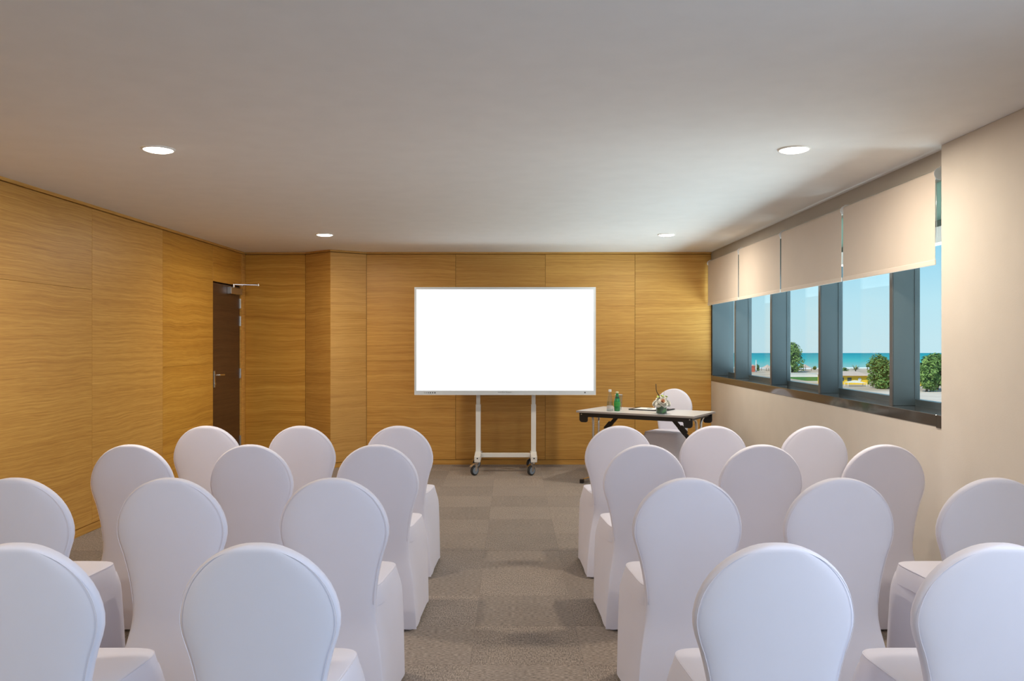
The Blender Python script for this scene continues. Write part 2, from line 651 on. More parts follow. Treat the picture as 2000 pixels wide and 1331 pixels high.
# lever handle (front is local -Y)
b_ = BM(); box(b_, .035, .075, -.008, 0, .955, 1.135, .003)
plate = obj('handle_plate', b_, M['steel'], door)
b_ = BM(); tube(b_, [(.055, -.006, 1.09), (.055, -.05, 1.09), (.065, -.058, 1.09), (.09, -.060, 1.09), (.185, -.060, 1.088)], .0095, 12)
obj('door_handle', b_, M['chrome'], door, smooth=True, angle=50)
b_ = BM(); tube(b_, [(.055, -.002, .995), (.055, -.014, .995)], .013, 14)
obj('lock_cylinder', b_, M['chrome'], plate, smooth=True, angle=40)
for z0_, z1_ in ((1.833, 1.946), (1.630, 1.743), (1.022, 1.135), (.24, .353)):
    b_ = BM()
    tube(b_, [(DWID + .002, -.010, z0_), (DWID + .002, -.010, z1_)], .0085, 12)
    box(b_, DWID - .012, DWID + .014, -.004, .002, z0_, z1_)
    obj('hinge', b_, M['steel'], door, smooth=True, angle=40)
# closer: body on the leaf, arm elbowing into the room
b_ = BM(); box(b_, .44, .80, -.045, 0, 1.985, 2.060, .006)
closer = obj('door_closer', b_, M['steel'], door)
b_ = BM(); box(b_, .430, .4395, -.047, -.002, 1.983, 2.062, .002)
obj('end_cap', b_, M['chrome'], closer)
b_ = BM()
tube(b_, [(.55, -.030, 2.060), (.55, -.030, 2.098)], .016, 14)
bar(b_, (.55, -.03, 2.094), (.665, -.275, 2.094), .020, .008)
tube(b_, [(.665, -.275, 2.082), (.665, -.275, 2.106)], .014, 14)
tube(b_, [(.665, -.275, 2.102), (.80, -.04, 2.102)], .007, 10)
tube(b_, [(.80, -.04, 2.092), (.80, -.04, 2.112)], .013, 12)
box(b_, .775, .825, -.045, .012, 2.088, 2.098, .001)
obj('closer_arm', b_, M['chrome'], closer, smooth=True, angle=40)

# --- back wall
XA, XB_, XAP = -2.437, -1.711, -2.074
bm = BM(); box(bm, -3.75, 2.60, YB + .04, YB + .40, 0, HC)
prism(bm, [(XA + .02, YB + .045), (XAP, 9.36 + .030), (XB_ - .01, YB + .045)], 'z', 0, HC)
box(bm, XB_, 2.60, YB + .019, YB + .05, 0, HC)
wall_b = struct(obj('wall_back', bm, M['wood_back']), 'end wall clad in oak veneer panels behind the screen')
panel(wall_b, 'wall_panel', (xl(9.67) + .01, 9.672), (XA, 9.662), .058, ZT, M['wood_wavy'])
panel(wall_b, 'wall_panel', (XA, 9.662), (XAP, 9.36), .058, ZT, M['wood'])
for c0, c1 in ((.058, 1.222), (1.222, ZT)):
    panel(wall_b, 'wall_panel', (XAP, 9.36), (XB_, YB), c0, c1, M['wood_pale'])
jx = [XB_, -.663, .392, 1.446, XR]
for a_, b_x in zip(jx, jx[1:]):
    for c0, c1 in ((.058, 1.222), (1.222, ZT)):
        panel(wall_b, 'wall_panel', (a_, YB), (b_x, YB), c0, c1, M['wood'])
bm = BM(); box(bm, XB_, XR, YB - .004, YB + .02, 0, .054, .001)
prism(bm, [(XA, 9.657), (XAP, 9.353), (XB_, YB - .006), (XB_, YB + .02), (XA, 9.68)], 'z', 0, .054)
box(bm, xl(9.6), XA, 9.660, 9.68, 0, .054, .001)
struct(obj('baseboard_back', bm, M['wood']), 'oak skirting along the end wall')
bm = BM(); box(bm, XB_, XR, YB - .010, YB + .02, ZT + .004, HC)
prism(bm, [(XA, 9.652), (XAP, 9.347), (XB_, YB - .010), (XB_, YB + .02), (XA, 9.68)], 'z', ZT + .004, HC)
box(bm, xl(9.6), XA, 9.652, 9.68, ZT + .004, HC)
struct(obj('trim_2', bm, M['wood']), 'thin oak rail along top of end wall')

# --- right wall with the window opening, column and fascia
YC = 4.362
SILL0, SILL1 = .983, 1.050
bm = BM()
box(bm, XR, XR + .26, YC, 10.0, 0, SILL0)
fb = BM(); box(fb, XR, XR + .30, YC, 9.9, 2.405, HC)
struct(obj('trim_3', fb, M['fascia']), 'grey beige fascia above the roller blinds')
wall_r = struct(obj('wall_right', bm, M['cream']), 'cream painted wall below the ribbon window')
bm = BM()
box(bm, 2.285, 2.95, 1.75, YC, 0, HC, .003)
box(bm, 2.285, 2.95, YREAR, 1.75, 0, .90)
box(bm, 2.285, 2.95, YREAR, 1.75, 2.32, HC)
box(bm, 2.285, 2.95, YREAR, -3.2, .90, 2.32)
struct(obj('wall_right_column', bm, M['cream']), 'cream painted column beside the window')
bm = BM()
box(bm, -3.7, 2.95, YREAR - .2, YREAR, 0, .8)
box(bm, -3.7, 2.95, YREAR - .2, YREAR, 2.45, HC)
box(bm, -3.7, -2.6, YREAR - .2, YREAR, .8, 2.45)
box(bm, 2.0, 2.95, YREAR - .2, YREAR, .8, 2.45)
struct(obj('wall_rear', bm, M['cream']), 'cream wall with a window behind the camera')
win3 = bpy.data.objects.new('window_3', None); COL.objects.link(win3); struct(win3, 'unseen side window added behind the camera for light')  # opening and pane added so the side lamp reaches the room
b_ = BM(); box(b_, 2.70, 2.708, -3.2, 1.75, .90, 2.32)
obj('pane', b_, M['pane'], win3)
win2 = bpy.data.objects.new('window_2', None); COL.objects.link(win2); struct(win2, 'window behind the camera')
b_ = BM(); box(b_, -2.6, 2.0, YREAR - .06, YREAR - .052, .8, 2.45)
obj('pane', b_, M['pane'], win2)

# --- ribbon window
win = bpy.data.objects.new('window_1', None)
COL.objects.link(win)
struct(win, 'ribbon window with deep blue grey fins looking to the sea')
b_ = BM(); box(b_, XR - .006, 2.579, YC, 4.52, SILL0 - .006, SILL1, .003)
obj('sill_end', b_, M['sill'], win)
b_ = BM(); box(b_, XR - .003, 2.579, 4.522, YB + .0, SILL0, SILL1, .003)
obj('sill', b_, M['sill'], win)
b_ = BM(); box(b_, 2.535, 2.579, 4.1, YB + .02, SILL1 - .002, 1.090, .002)
obj('bottom_rail', b_, M['fin'], win)
b_ = BM(); box(b_, 2.580, 2.70, 4.1, 10.0, 1.03, 1.062, .002)
obj('outer_sill', b_, M['white_frame'], win)
b_ = BM(); box(b_, 2.50, 2.575, 4.1, YB + .02, 2.035, 2.130, .002)
obj('transom', b_, M['white_frame'], win)
b_ = BM(); box(b_, 2.495, 2.575, 4.1, YB + .02, 2.131, 2.165, .002)
obj('transom_cap', b_, M['dark_frame'], win)
fy = [4.10, 5.149, 6.352, 7.545, 8.765]
for y_ in fy[1:]:
    b_ = BM()
    box(b_, 2.396, 2.565, y_, y_ + .034, SILL1, 2.405, .002)
    f_ = obj('window_fin', b_, M['fin'], win)
    b2 = BM(); box(b2, 2.388, 2.3955, y_ - .001, y_ + .035, SILL1, 2.405, .001)
    obj('fin_edge', b2, M['fin_edge'], f_)
    b2 = BM(); box(b2, 2.53, 2.534, y_ - .004, y_ - .0005, 1.09, 2.035)
    obj('gasket', b2, M['fin'], f_)
b_ = BM(); box(b_, XR + .004, 2.60, YB - .035, YB - .004, SILL1, 2.405, .002)
obj('end_panel', b_, M['fin'], win)
ends = fy + [YB - .036]
for a_, c_ in zip(ends, ends[1:]):
    b_ = BM(); box(b_, 2.545, 2.553, a_ + .035, c_ - .001, 1.091, 2.034)
    obj('pane', b_, M['pane'], win)
    b_ = BM(); box(b_, 2.540, 2.553, a_ + .035, c_ - .001, 2.166, 2.404)
    obj('upper_pane', b_, M['spandrel'], win)

# ================================================================== chairs
def back_w(z):
    zc, r, zt = .723, .212, .935
    if z >= zc:
        return math.sqrt(max(0.0, r * r - (z - zc) ** 2))
    P = [(.33, .170), (.39, .161), (.437, .158), (.50, .163), (.56, .172), (.632, .188), (.68, .204), (.723, .212)]
    for (z0, w0), (z1, w1) in zip(P, P[1:]):
        if z0 <= z <= z1:
            t = (z - z0) / (z1 - z0)
            # Catmull-Rom in w
            i = P.index((z0, w0))
            wm = P[max(0, i - 1)][1]; wp = P[min(len(P) - 1, i + 2)][1]
            return .5 * ((2 * w0) + (-wm + w1) * t + (2 * wm - 5 * w0 + 4 * w1 - wp) * t * t + (-wm + 3 * w0 - 3 * w1 + wp) * t ** 3)
    return P[0][1]

def back_yc(z):
    t = (.935 - z) / .50
    return .070 * t - .022 * t * t

BT = .026      # half thickness of the back
def chair_back_mesh():
    b_ = BM()
    rings = []
    N = 40
    zs = [.012, .05, .12, .22, .27, .31, .345, .375, .40, .437, .48, .52, .56, .60, .64, .68, .71, .74]
    zs += [.723 + .212 * math.sin(a) for a in [math.radians(q) for q in (12, 20, 28, 36, 44, 52, 59, 65, 71, 76, 80.5, 84, 86.8, 88.6)]]
    for z in zs:
        w = back_w(z)
        dz = .935 - z
        th = BT * (min(1.0, math.sqrt(max(0, 1 - (1 - min(1, dz / .012)) ** 2))) * .8 + .2) if dz < .012 else BT
        yc = back_yc(z)
        wrap = .016
        if z < .41:
            LOW = [(.0, .2065, -.0285, .005), (.05, .2035, -.0245, .005), (.12, .1975, -.0155, .005), (.22, .1865, .0005, .006), (.27, .179, .0098, .008),
                   (.31, .1715, .0172, .012), (.345, .1650, .0228, .017), (.375, .1610, .0248, .021), (.41, .1585, .0240, .026)]
            for (z0, w0, y0, t0), (z1, w1, y1, t1) in zip(LOW, LOW[1:]):
                if z0 <= z <= z1:
                    q = (z - z0) / (z1 - z0)
                    w, th = w0 + (w1 - w0) * q, t0 + (t1 - t0) * q
                    yc = y0 + (y1 - y0) * q + th
            wrap = .016 * max(0.0, min(1.0, (z - .08) / .26))
        ring = []
        for i in range(N):
            a = 2 * PI * i / N
            c, s = math.cos(a), math.sin(a)
            ux = math.copysign(abs(c) ** (2 / 5.5), c)
            uy = math.copysign(abs(s) ** (2 / 3.2), s)
            x = w * ux
            curve = wrap * (x / .21) ** 2          # gently wrapped back
            dish = 0.0
            ring.append((x, yc + th * uy + curve + dish, z))
        rings.append(ring)
    ring_loft(b_, rings)
    return b_

def outline_tube(r, off_y, inset):
    pts = []
    zs = [.44 + i * .02 for i in range(15)]
    left = [(-(back_w(z) - inset), z) for z in zs]
    arc = []
    rr = .212 - inset
    for q in range(0, 181, 6):
        a = PI - math.radians(q)
        arc.append((rr * math.cos(a), .723 + rr * math.sin(a)))
    right = [(-x, z) for x, z in reversed(left)]
    L_ = [p for p in left if p[1] < .715] + arc + [p for p in right if p[1] < .715]
    for x, z in L_:
        pts.append((x, back_yc(z) + off_y + .016 * (x / .21) ** 2, z))
    b_ = BM()
    tube(b_, pts, r, 6)
    return b_

def trapz(n, halfR, halfF, yR, yF, z, ex=5.0, pinch=0.0, hem=0.0):
    ring = []
    for i in range(n):
        a = 2 * PI * (i + .5) / n
        c, s = math.cos(a), math.sin(a)
        ux = math.copysign(abs(c) ** (2 / ex), c)
        uy = math.copysign(abs(s) ** (2 / ex), s)
        cmax = 0.5 ** (2 / ex)
        corner = min(1.0, abs(ux) * abs(uy) / (cmax * .995)) ** 1.5
        t = (uy + 1) / 2
        y = yR + (yF - yR) * t
        half = halfR + (halfF - halfR) * t
        x = ux * half
        k = 1 - pinch * (1 - corner)
        ym = (yR + yF) / 2
        ring.append((x * k, ym + (y - ym) * k, z + hem * (1 - corner)))
    return ring

def build_chair(label):
    root = thing('banquet_chair', label, 'chair', (0, 0, 0), 0, 'white covered chairs in rows')
    obj('backrest', chair_back_mesh(), M['fabric'], root, smooth=True, angle=75)
    obj('piping', outline_tube(.0010, -BT * .86, .0070), M['fabric'], root, smooth=True)
    # seat pad
    b_ = BM()
    N = 48
    rings = [trapz(N, .172, .216, .055, .462, .420, 5.5),
             trapz(N, .171, .211, .055, .460, .445, 5.5),
             trapz(N, .168, .204, .056, .456, .470, 5.6),
             trapz(N, .164, .198, .058, .452, .488, 5.8),
             trapz(N, .161, .195, .061, .449, .4955, 5.8),
             trapz(N, .155, .189, .067, .443, .4985, 5.6),
             trapz(N, .110, .140, .115, .390, .5015, 4.8),
             trapz(N, .050, .065, .190, .310, .503, 4.0)]
    ring_loft(b_, rings)
    obj('seat', b_, M['fabric'], root, smooth=True, angle=75)
    b_ = BM()
    tube(b_, trapz(N, .1615, .1955, .0605, .4495, .4950, 5.8), .0016, 5, True)
    obj('seat_seam', b_, M['fabric'], root, smooth=True)
    # stretch skirt from the seat to the floor
    b_ = BM()
    rings = []
    for z, hR, hF, yR, yF, p, h in ((.490, .142, .180, .0360, .430, 0, 0),
                                    (.455, .154, .208, .0300, .458, 0, 0),
                                    (.43, .157, .216, .0300, .463, .002, 0),
                                    (.40, .160, .224, .0300, .467, .004, 0),
                                    (.36, .164, .227, .0270, .471, .006, 0),
                                    (.31, .172, .228, .0195, .476, .012, 0),
                                    (.22, .187, .228, .0030, .488, .020, 0),
                                    (.12, .1985, .228, -.013, .500, .028, .004),
                                    (.05, .205, .228, -.022, .509, .034, .012),
                                    (.004, .208, .228, -.026, .514, .036, .024)):
        wr = .016 * max(0.0, min(1.0, (z - .08) / .26))
        ring = trapz(56, hR, hF, yR, yF, z, 6.5, p, h)
        ym = (yR + yF) / 2
        rings.append([(x, y + wr * (x / .21) ** 2 * max(0.0, min(1.0, (ym - y) / (ym - yR))), zz) for x, y, zz in ring])
    ring_loft(b_, rings, True, False)
    obj('skirt', b_, M['fabric'], root, smooth=True, angle=75)
    # foot pockets and glides at the four legs
    for sx, y_, hx in ((-1, -.012, .196), (1, -.012, .196), (-1, .497, .214), (1, .497, .214)):
        b_ = BM()
        lathe(b_, [(.012, 0), (.016, .003), (.016, .010), (.010, .016)], 14)
        obj('foot', b_, M['foot'], root, (sx * (hx - .026), y_ + (.020 if y_ < .1 else -.022), 0.0), smooth=True, angle=45)
    return root

# x, y (plane of the back), small turn, label
CH = [
    (-1.884, 5.04, .00, 'white covered chair of the front row left block, nearest the dark door'),
    (-1.304, 5.04, .02, 'white covered chair in the middle of the front row, left block'),
    (-.700, 5.04, .00, 'white covered chair at the aisle in the front row, left block'),
    (.662, 5.04, .00, 'white covered chair at the aisle in the front row, right block'),
    (1.248, 5.04, -.02, 'white covered chair in the middle of the front row, right block'),
    (1.868, 5.04, .00, 'white covered chair of the front row right block, under the window sill'),
    (-1.928, 4.13, .00, 'white covered chair of the second row, beside the left oak wall'),
    (-1.324, 4.13, .00, 'white covered chair in the middle of the second row, left block'),
    (-.684, 4.13, .00, 'white covered chair at the aisle in the second row, left block'),
    (.674, 4.13, .00, 'white covered chair at the aisle in the second row, right block'),
    (1.264, 4.13, .00, 'white covered chair in the middle of the second row, right block'),
    (1.886, 4.13, .00, 'white covered chair of the second row shaded beside the cream window wall'),
    (-1.905, 3.127, .00, 'white covered chair of the third row cut off by left picture edge'),
    (-1.312, 3.127, .00, 'white covered chair in the middle of the third row, left block'),
    (-.686, 3.127, .00, 'white covered chair at the aisle in the third row, left block'),
    (.676, 3.127, .00, 'white covered chair at the aisle in the third row, right block'),
    (1.261, 3.127, .00, 'white covered chair in the middle of the third row, right block'),
    (1.852, 3.127, .00, 'white covered chair of the third row beside the cream column, right picture edge'),
    (-1.286, 2.118, .00, 'nearest row white covered chair cut off at bottom left picture corner'),
    (-.662, 2.118, .00, 'nearest row white covered chair at the aisle, left block'),
    (.687, 2.118, .00, 'nearest row white covered chair at the aisle, right block'),
    (1.264, 2.118, .00, 'nearest row white covered chair cut off at bottom right picture corner'),
]
proto = None
for x_, y_, rz, lab in CH:
    if proto is None:
        proto = build_chair(lab)
        proto.location = (x_, y_, 0)
        proto.rotation_euler = (0, 0, rz)
    else:
        dup(proto, (x_, y_, 0), rz, lab)

# ================================================================== folding table (local u along, v deep)
TA = math.radians(-31.5)
TC = Vector((1.3635, 8.37, 0))
table = thing('folding_table', 'light grey folding table with black rails and chrome legs by the end wall', 'table', TC, TA)
def TW(u, v, z=0.0):
    return Vector((TC.x + u * math.cos(TA) - v * math.sin(TA), TC.y + u * math.sin(TA) + v * math.cos(TA), z))
HU, HV = .625, .3275
b_ = BM(); box(b_, -HU + .003, HU - .003, -HV + .003, HV - .003, .722, .740, .0015)
obj('tabletop', b_, M['tabletop'], table)
b_ = BM()
for (a0, a1, c0, c1) in ((-HU, HU, -HV, -HV + .0029), (-HU, HU, HV - .0029, HV), (-HU, -HU + .0029, -HV + .003, HV - .003), (HU - .0029, HU, -HV + .003, HV - .003)):
    box(b_, a0, a1, c0, c1, .7205, .7395)
obj('edge_band', b_, M['edge'], table)
# long black rails with rounded lugs hanging at both ends
def rail_poly():
    zt_, zb, zl, ue = .7205, .678, .622, .600
    p = [(-ue, zt_), (ue, zt_)]
    def lug(sgn):
        out = []
        R = .030
        for q in range(0, 91, 15):
            a = math.radians(q)
            out.append((ue - R + R * math.cos(-a), zl + R + R * math.sin(-a)))
        for q in range(90, 181, 15):
            a = math.radians(q)
            out.append((ue - .088 + .02 + .02 * math.cos(-a), zl + .02 + .02 * math.sin(-a)))
        out += [(ue - .088, zb - .012), (ue - .096, zb)]
        return out if sgn > 0 else [(-u, z) for u, z in reversed(out)]
    return p + lug(1) + lug(-1)
for v_ in (-HV + .022, HV - .04):
    b_ = BM(); prism(b_, rail_poly(), 'y', v_, v_ + .018)
    obj('rail', b_, M['black'], table)
for u_ in (-.560, .560):
    b_ = BM(); box(b_, u_ - .02, u_ + .02, -HV + .042, HV - .042, .690, .7205, .003)
    obj('cross_rail', b_, M['black'], table)
    sg = -1 if u_ < 0 else 1
    for v_ in (-.062, .066):
        b_ = BM()
        tube(b_, [(u_ - sg * .0, v_ * 2.6, .696), (u_, v_ * 2.1, .690), (u_, v_ * 1.35, .668), (u_, v_ * 1.05, .630), (u_, v_, .58), (u_, v_, .035)], .0135, 14)
        obj('leg', b_, M['chrome'], table, smooth=True, angle=50)
    b_ = BM(); bar(b_, (u_, -.315, .026), (u_, .315, .026), .030, .022)
    foot = obj('foot_bar', b_, M['chrome'], table)
    for v_ in (-.325, .325):
        b_ = BM(); box(b_, u_ - .018, u_ + .018, v_ - .022, v_ + .022, 0, .042, .006, 2)
        obj('foot_cap', b_, M['black'], foot)
    b_ = BM(); bar(b_, (u_ - sg * .275, -.02, .690), (u_ - sg * .015, -.02, .40), .022, .036)
    br = obj('brace', b_, M['black'], table)
    b_ = BM(); bar(b_, (u_ - sg * .185, -.02, .600), (u_ - sg * .125, -.02, .533), .034, .05)
    obj('brace_latch', b_, M['black'], br)
b_ = BM()
for u_ in (.575, -.575):
    tube(b_, [(u_, -HV + .0215, .703), (u_, -HV + .0175, .703)], .006, 10)
obj('rail_screw', b_, M['steel'], table)

# --- things on the table
ZTB = .7402
def lathe_thing(parent, name, prof, mat, n=24):
    b_ = BM(); lathe(b_, prof, n)
    return obj(name, b_, mat, parent, smooth=True, angle=50)

bt = thing('water_bottle', 'clear glass water bottle with silver cap beside the green bottle', 'bottle', (0.998, 8.345, ZTB))
lathe_thing(bt, 'bottle_body', [(.030, 0), (.034, .003), (.034, .012), (.0325, .05), (.030, .09), (.025, .12), (.019, .150), (.0145, .175), (.0135, .196)], M['clear_glass'])
lathe_thing(bt, 'bottle_cap', [(.0145, .196), (.0155, .198), (.0155, .218), (.013, .221)], M['cap_white'])
b_ = BM(); lathe(b_, [(.0325, .004), (.0322, .04), (.0288, .088), (.0275, .096)], 24)
obj('water', b_, thin_glass('water', (.86, .90, .92), .2), bt, smooth=True, angle=50)
b_ = BM(); lathe(b_, [(.0336, .028), (.0332, .042), (.0325, .055)], 24)
obj('bottle_label', b_, plain('clear_label', (.55, .50, .46), .5), bt, smooth=True, angle=50)

gb = thing('green_bottle', 'green glass sparkling water bottle with pale yellow cap on folding table', 'bottle', (1.073, 8.36, ZTB))
lathe_thing(gb, 'bottle_body', [(.026, 0), (.030, .003), (.0315, .02), (.032, .05), (.0335, .078), (.031, .100), (.025, .125), (.0175, .148), (.014, .168), (.013, .182)], M['green_glass'])
lathe_thing(gb, 'bottle_cap', [(.0135, .182), (.0145, .184), (.0145, .196), (.012, .199)], M['cap_yellow'])
b_ = BM()
rg = []
for z_, r_ in ((.050, .0326), (.064, .0333), (.080, .0338), (.096, .0322)):
    rg.append([(r_ * math.cos(a), r_ * math.sin(a), z_) for a in [math.radians(-205 + k * 13) for k in range(18)]])
vr = [[b_.verts.new(p) for p in r] for r in rg]
for a_, c_ in zip(vr, vr[1:]):
    for k in range(17):
        b_.faces.new((a_[k], a_[k + 1], c_[k + 1], c_[k]))
obj('bottle_label', b_, M['green_label'], gb, smooth=True)
b_ = BM(); lathe(b_, [(.0245, .128), (.0178, .147), (.0150, .160)], 24)
obj('neck_foil', b_, plain('dark_green_foil', (.004, .06, .02), .25), gb, smooth=True, angle=50)

gl = thing('drinking_glass', 'clear drinking glass standing behind the green bottle', 'glass', (1.108, 8.50, ZTB))
b_ = BM(); lathe(b_, [(.028, 0), (.030, .004), (.033, .05), (.036, .10), (.039, .158), (.0375, .158), (.0345, .10), (.0315, .05), (.028, .010)], 28)
obj('glass_body', b_, M['clear_glass'], gl, smooth=True, angle=50)
b_ = BM(); tube(b_, [(.039 * math.cos(2 * PI * k / 28), .039 * math.sin(2 * PI * k / 28), .158) for k in range(28)], .0016, 6, True)
obj('rim', b_, plain('glass_rim', (.75, .78, .80), .1), gl, smooth=True)

pad = thing('desk_pad', 'open black leather writing pad holding white paper on table', 'writing pad', TW(0.0, .170, ZTB), TA)
b_ = BM(); box(b_, -.20, .20, -.14, .14, 0, .006, .002)
obj('pad_cover', b_, M['leather'], pad)
b_ = BM()
for a0, a1, c0, c1 in ((-.20, .20, -.14, -.122), (-.20, -.176, -.122, .14), (.176, .20, -.122, .14)):
    box(b_, a0, a1, c0, c1, .006, .0105, .001)
obj('pad_border', b_, M['leather'], pad)
b_ = BM(); box(b_, -.170, .06, -.122, .132, .0062, .0085)
sheet = obj('paper_sheet', b_, M['paper'], pad)
b_ = BM(); lathe(b_, [(.030, 0), (.030, .0003)], 20, (-.04, .045, .0086))
obj('printed_mark', b_, M['teal'], sheet)
b_ = BM(); tube(b_, [(.10, -.11, .011), (.16, .06, .011)], .004, 8)
obj('pen', b_, M['black'], pad, smooth=True)

card = obj('name_card', box(BM(), -.035, .035, -.012, .012, 0, .004, .001), M['paper'], None, TW(.205, -.275, ZTB), (0, 0, TA))
tag(card, 'small white card lying at foot of the flower vase', 'card')

# flowers
fl = thing('flower_arrangement', 'white roses in a leaf lined glass vase on the folding table', 'flowers', (1.468, 8.045, ZTB))
lathe_thing(fl, 'vase', [(.050, 0), (.053, .003), (.053, .088), (.0515, .088), (.0515, .006)], M['clear_glass'], 28)
b_ = BM(); lathe(b_, [(.048, .007), (.0495, .010), (.0495, .070), (.046, .078)], 28)
lv = obj('leaf_lining', b_, M['leaf'], fl, smooth=True, angle=50)
b_ = BM()
rg = []
for k in range(9):
    a = math.radians(-95 + k * 11)
    h = .012 + .06 * math.sin(PI * k / 8) ** .7
    rg.append([(.0502 * math.cos(a), .0502 * math.sin(a), .010 + k * .004), (.0502 * math.cos(a), .0502 * math.sin(a), .014 + k * .004 + h * .35)])
vr = [[b_.verts.new(p) for p in r] for r in rg]
for a_, c_ in zip(vr, vr[1:]):
    b_.faces.new((a_[0], a_[1], c_[1], c_[0]))
obj('leaf_blade', b_, plain('bright_leaf', (.07, .33, .07), .4), lv, smooth=True)

def petal(bm, base, ang, tilt, L_, W_, cup, mi=0):
    """a cupped petal, 4x4 grid"""
    rows = []
    for i in range(5):
        t = i / 4
        r_ = L_ * t
        row = []
        wd = W_ * math.sin(PI * (0.15 + .62 * t))
        for j in range(5):
            s = (j - 2) / 2
            lx = s * wd
            out = r_ * math.sin(tilt) + cup * (t * t) * .6 - abs(s) ** 2 * cup * .9
            up = r_ * math.cos(tilt) - abs(s) ** 2 * .08 * L_
            x = out * math.cos(ang) - lx * math.sin(ang)
            y = out * math.sin(ang) + lx * math.cos(ang)
            row.append(bm.verts.new(base + Vector((x, y, up))))
        rows.append(row)
    for a_, c_ in zip(rows, rows[1:]):
        for j in range(4):
            f = bm.faces.new((a_[j], a_[j + 1], c_[j + 1], c_[j]))
            f.material_index = mi

def rose_mesh(r, core):
    b_ = BM()
    for layer, (n, tilt, L_, W_) in enumerate(((3, .12, .75, .45), (5, .35, .95, .62), (6, .75, 1.1, .72), (7, 1.15, 1.15, .75))):
        for k in range(n):
            petal(b_, Vector((0, 0, -.1 * r * layer)), 2 * PI * k / n + layer * .6, tilt, L_ * r, W_ * r, .18 * r, 1 if (core and layer < 2) else 0)
    return b_
r_w = rose_mesh(.034, False); r_p = rose_mesh(.036, True)
me_w = obj('rose', r_w, [M['petal'], M['petal']], fl, smooth=True)
me_p = obj('rose', r_p, [M['petal'], M['petal_peach']], fl, smooth=True)
spots = []
for k in range(7):
    a = 2 * PI * k / 7 - PI / 2 + .30
    spots.append((a, .060, .100, 1.12))
for k in range(4):
    a = 2 * PI * k / 4 + .4
    spots.append((a, .026, .138, .45))
for k, (a, rad, z_, tl) in enumerate(spots):
    o = me_w if k == 0 else me_w.copy()
    if k:
        COL.objects.link(o)
    d = Vector((math.cos(a) * math.sin(tl), math.sin(a) * math.sin(tl), math.cos(tl)))
    o.location = (rad * math.cos(a), rad * math.sin(a), z_)
    o.rotation_euler = d.to_track_quat('Z', 'Y').to_euler()
me_p.location = (.000, -.058, .122)
me_p.rotation_euler = Vector((.05, -.85, .5)).to_track_quat('Z', 'Y').to_euler()
bl = BM()
for k in range(5):
    petal(bl, Vector((0, 0, 0)), 2 * PI * k / 5, 1.0, .017, .011, .003)
lime = obj('blossom', bl, M['petal_lime'], fl, smooth=True)
for k, p in enumerate(((-.038, -.03, .165), (.006, -.02, .172), (.040, -.03, .166), (.01, .03, .17))):
    o = lime if k == 0 else lime.copy()
    if k:
        COL.objects.link(o)
    o.location = p
    o.rotation_euler = (.5, 0, k)
b_ = BM(); tube(b_, [(-.018, -.03, .13), (-.026, -.03, .175), (-.050, -.028, .215), (-.056, -.028, .24), (-.060, -.03, .295)], [.0042, .0042, .0038, .0036, .0034], 8)
obj('twig', b_, M['twig'], fl, smooth=True)
b_ = BM(); tube(b_, [(.022, .0, .14), (.024, 0, .19), (.026, 0, .225)], .0012, 6)
obj('twig', b_, M['twig'], fl, smooth=True)

# chair behind the table
c2 = dup(proto, (1.772, 8.93, 0), PI + TA + .02, 'white covered chair behind the folding table, facing the rows')
del c2['group']

# ================================================================== interactive display on its trolley
DX0, DX1 = -1.063, .912
DZ0, DZ1 = .868, 2.040
DF = 8.95
disp = thing('display_trolley', 'large lit white display screen on a white wheeled stand', 'display', ((DX0 + DX1) / 2, DF, 0))
def DLX(px):     # local x of a photo column on the display front
    return (px - 1000) / 1600 * DF - (DX0 + DX1) / 2
hw = (DX1 - DX0) / 2
b_ = BM()
sx0, sx1, sz0, sz1 = -hw + .018, hw - .020, DZ0 + .043, DZ1 - .020
for a0, a1, c0, c1 in ((-hw, hw, DZ0, sz0), (-hw, hw, sz1, DZ1), (-hw, sx0, sz0, sz1), (sx1, hw, sz0, sz1)):
    box(b_, a0, a1, 0, .02, c0, c1)
bz = obj('bezel', b_, M['bezel'], disp)
b_ = BM(); box(b_, -hw + .001, hw - .001, .0202, .075, DZ0 + .001, DZ1 - .001, .008, 2)
obj('rear_housing', b_, M['white_metal'], disp)
b_ = BM()
for a0, a1, c0, c1 in ((-hw - .004, hw + .004, DZ0 - .004, DZ0 - .0002), (-hw - .004, hw + .004, DZ1 + .0002, DZ1 + .004), (-hw - .004, -hw - .0002, DZ0, DZ1), (hw + .0002, hw + .004, DZ0, DZ1)):
    box(b_, a0, a1, -.003, .022, c0, c1, .001)
obj('edge_trim', b_, M['white_metal'], disp)
b_ = BM(); box(b_, sx0, sx1, .004, .012, sz0, sz1)
obj('screen', b_, M['screen'], disp)
# tiny button icons, centre print and sensor
for k, px in enumerate((829.0, 832.5, 836.5, 840.5, 845.0, 849.5)):
    w_ = (.002, .003, .0065, .006, .0075, .0085)[k]
    b_ = BM()
    if k in (2, 4, 5):
        tube(b_, [(DLX(px), .0005, DZ0 + .021), (DLX(px), -.0012, DZ0 + .021)], w_, 8)
    else:
        box(b_, DLX(px) - w_, DLX(px) + w_, -.0012, .0005, DZ0 + .014, DZ0 + .028)
    obj('button', b_, M['icon'], bz)
b_ = BM()
rw = random.Random(3)
px = 972.5
for k in range(19):
    w_ = rw.choice((1.0, 1.2, .7))
    if k != 10:
        box(b_, DLX(px), DLX(px + w_), -.0010, .0004, DZ0 + .022, DZ0 + .022 + rw.choice((.010, .012, .009)))
    px += w_ + .45
obj('printed_name', b_, M['grey_print'], bz)
b_ = BM(); box(b_, DLX(1141), DLX(1144), -.0015, .0005, DZ0 + .016, DZ0 + .030, .001)
obj('sensor', b_, M['icon'], bz)
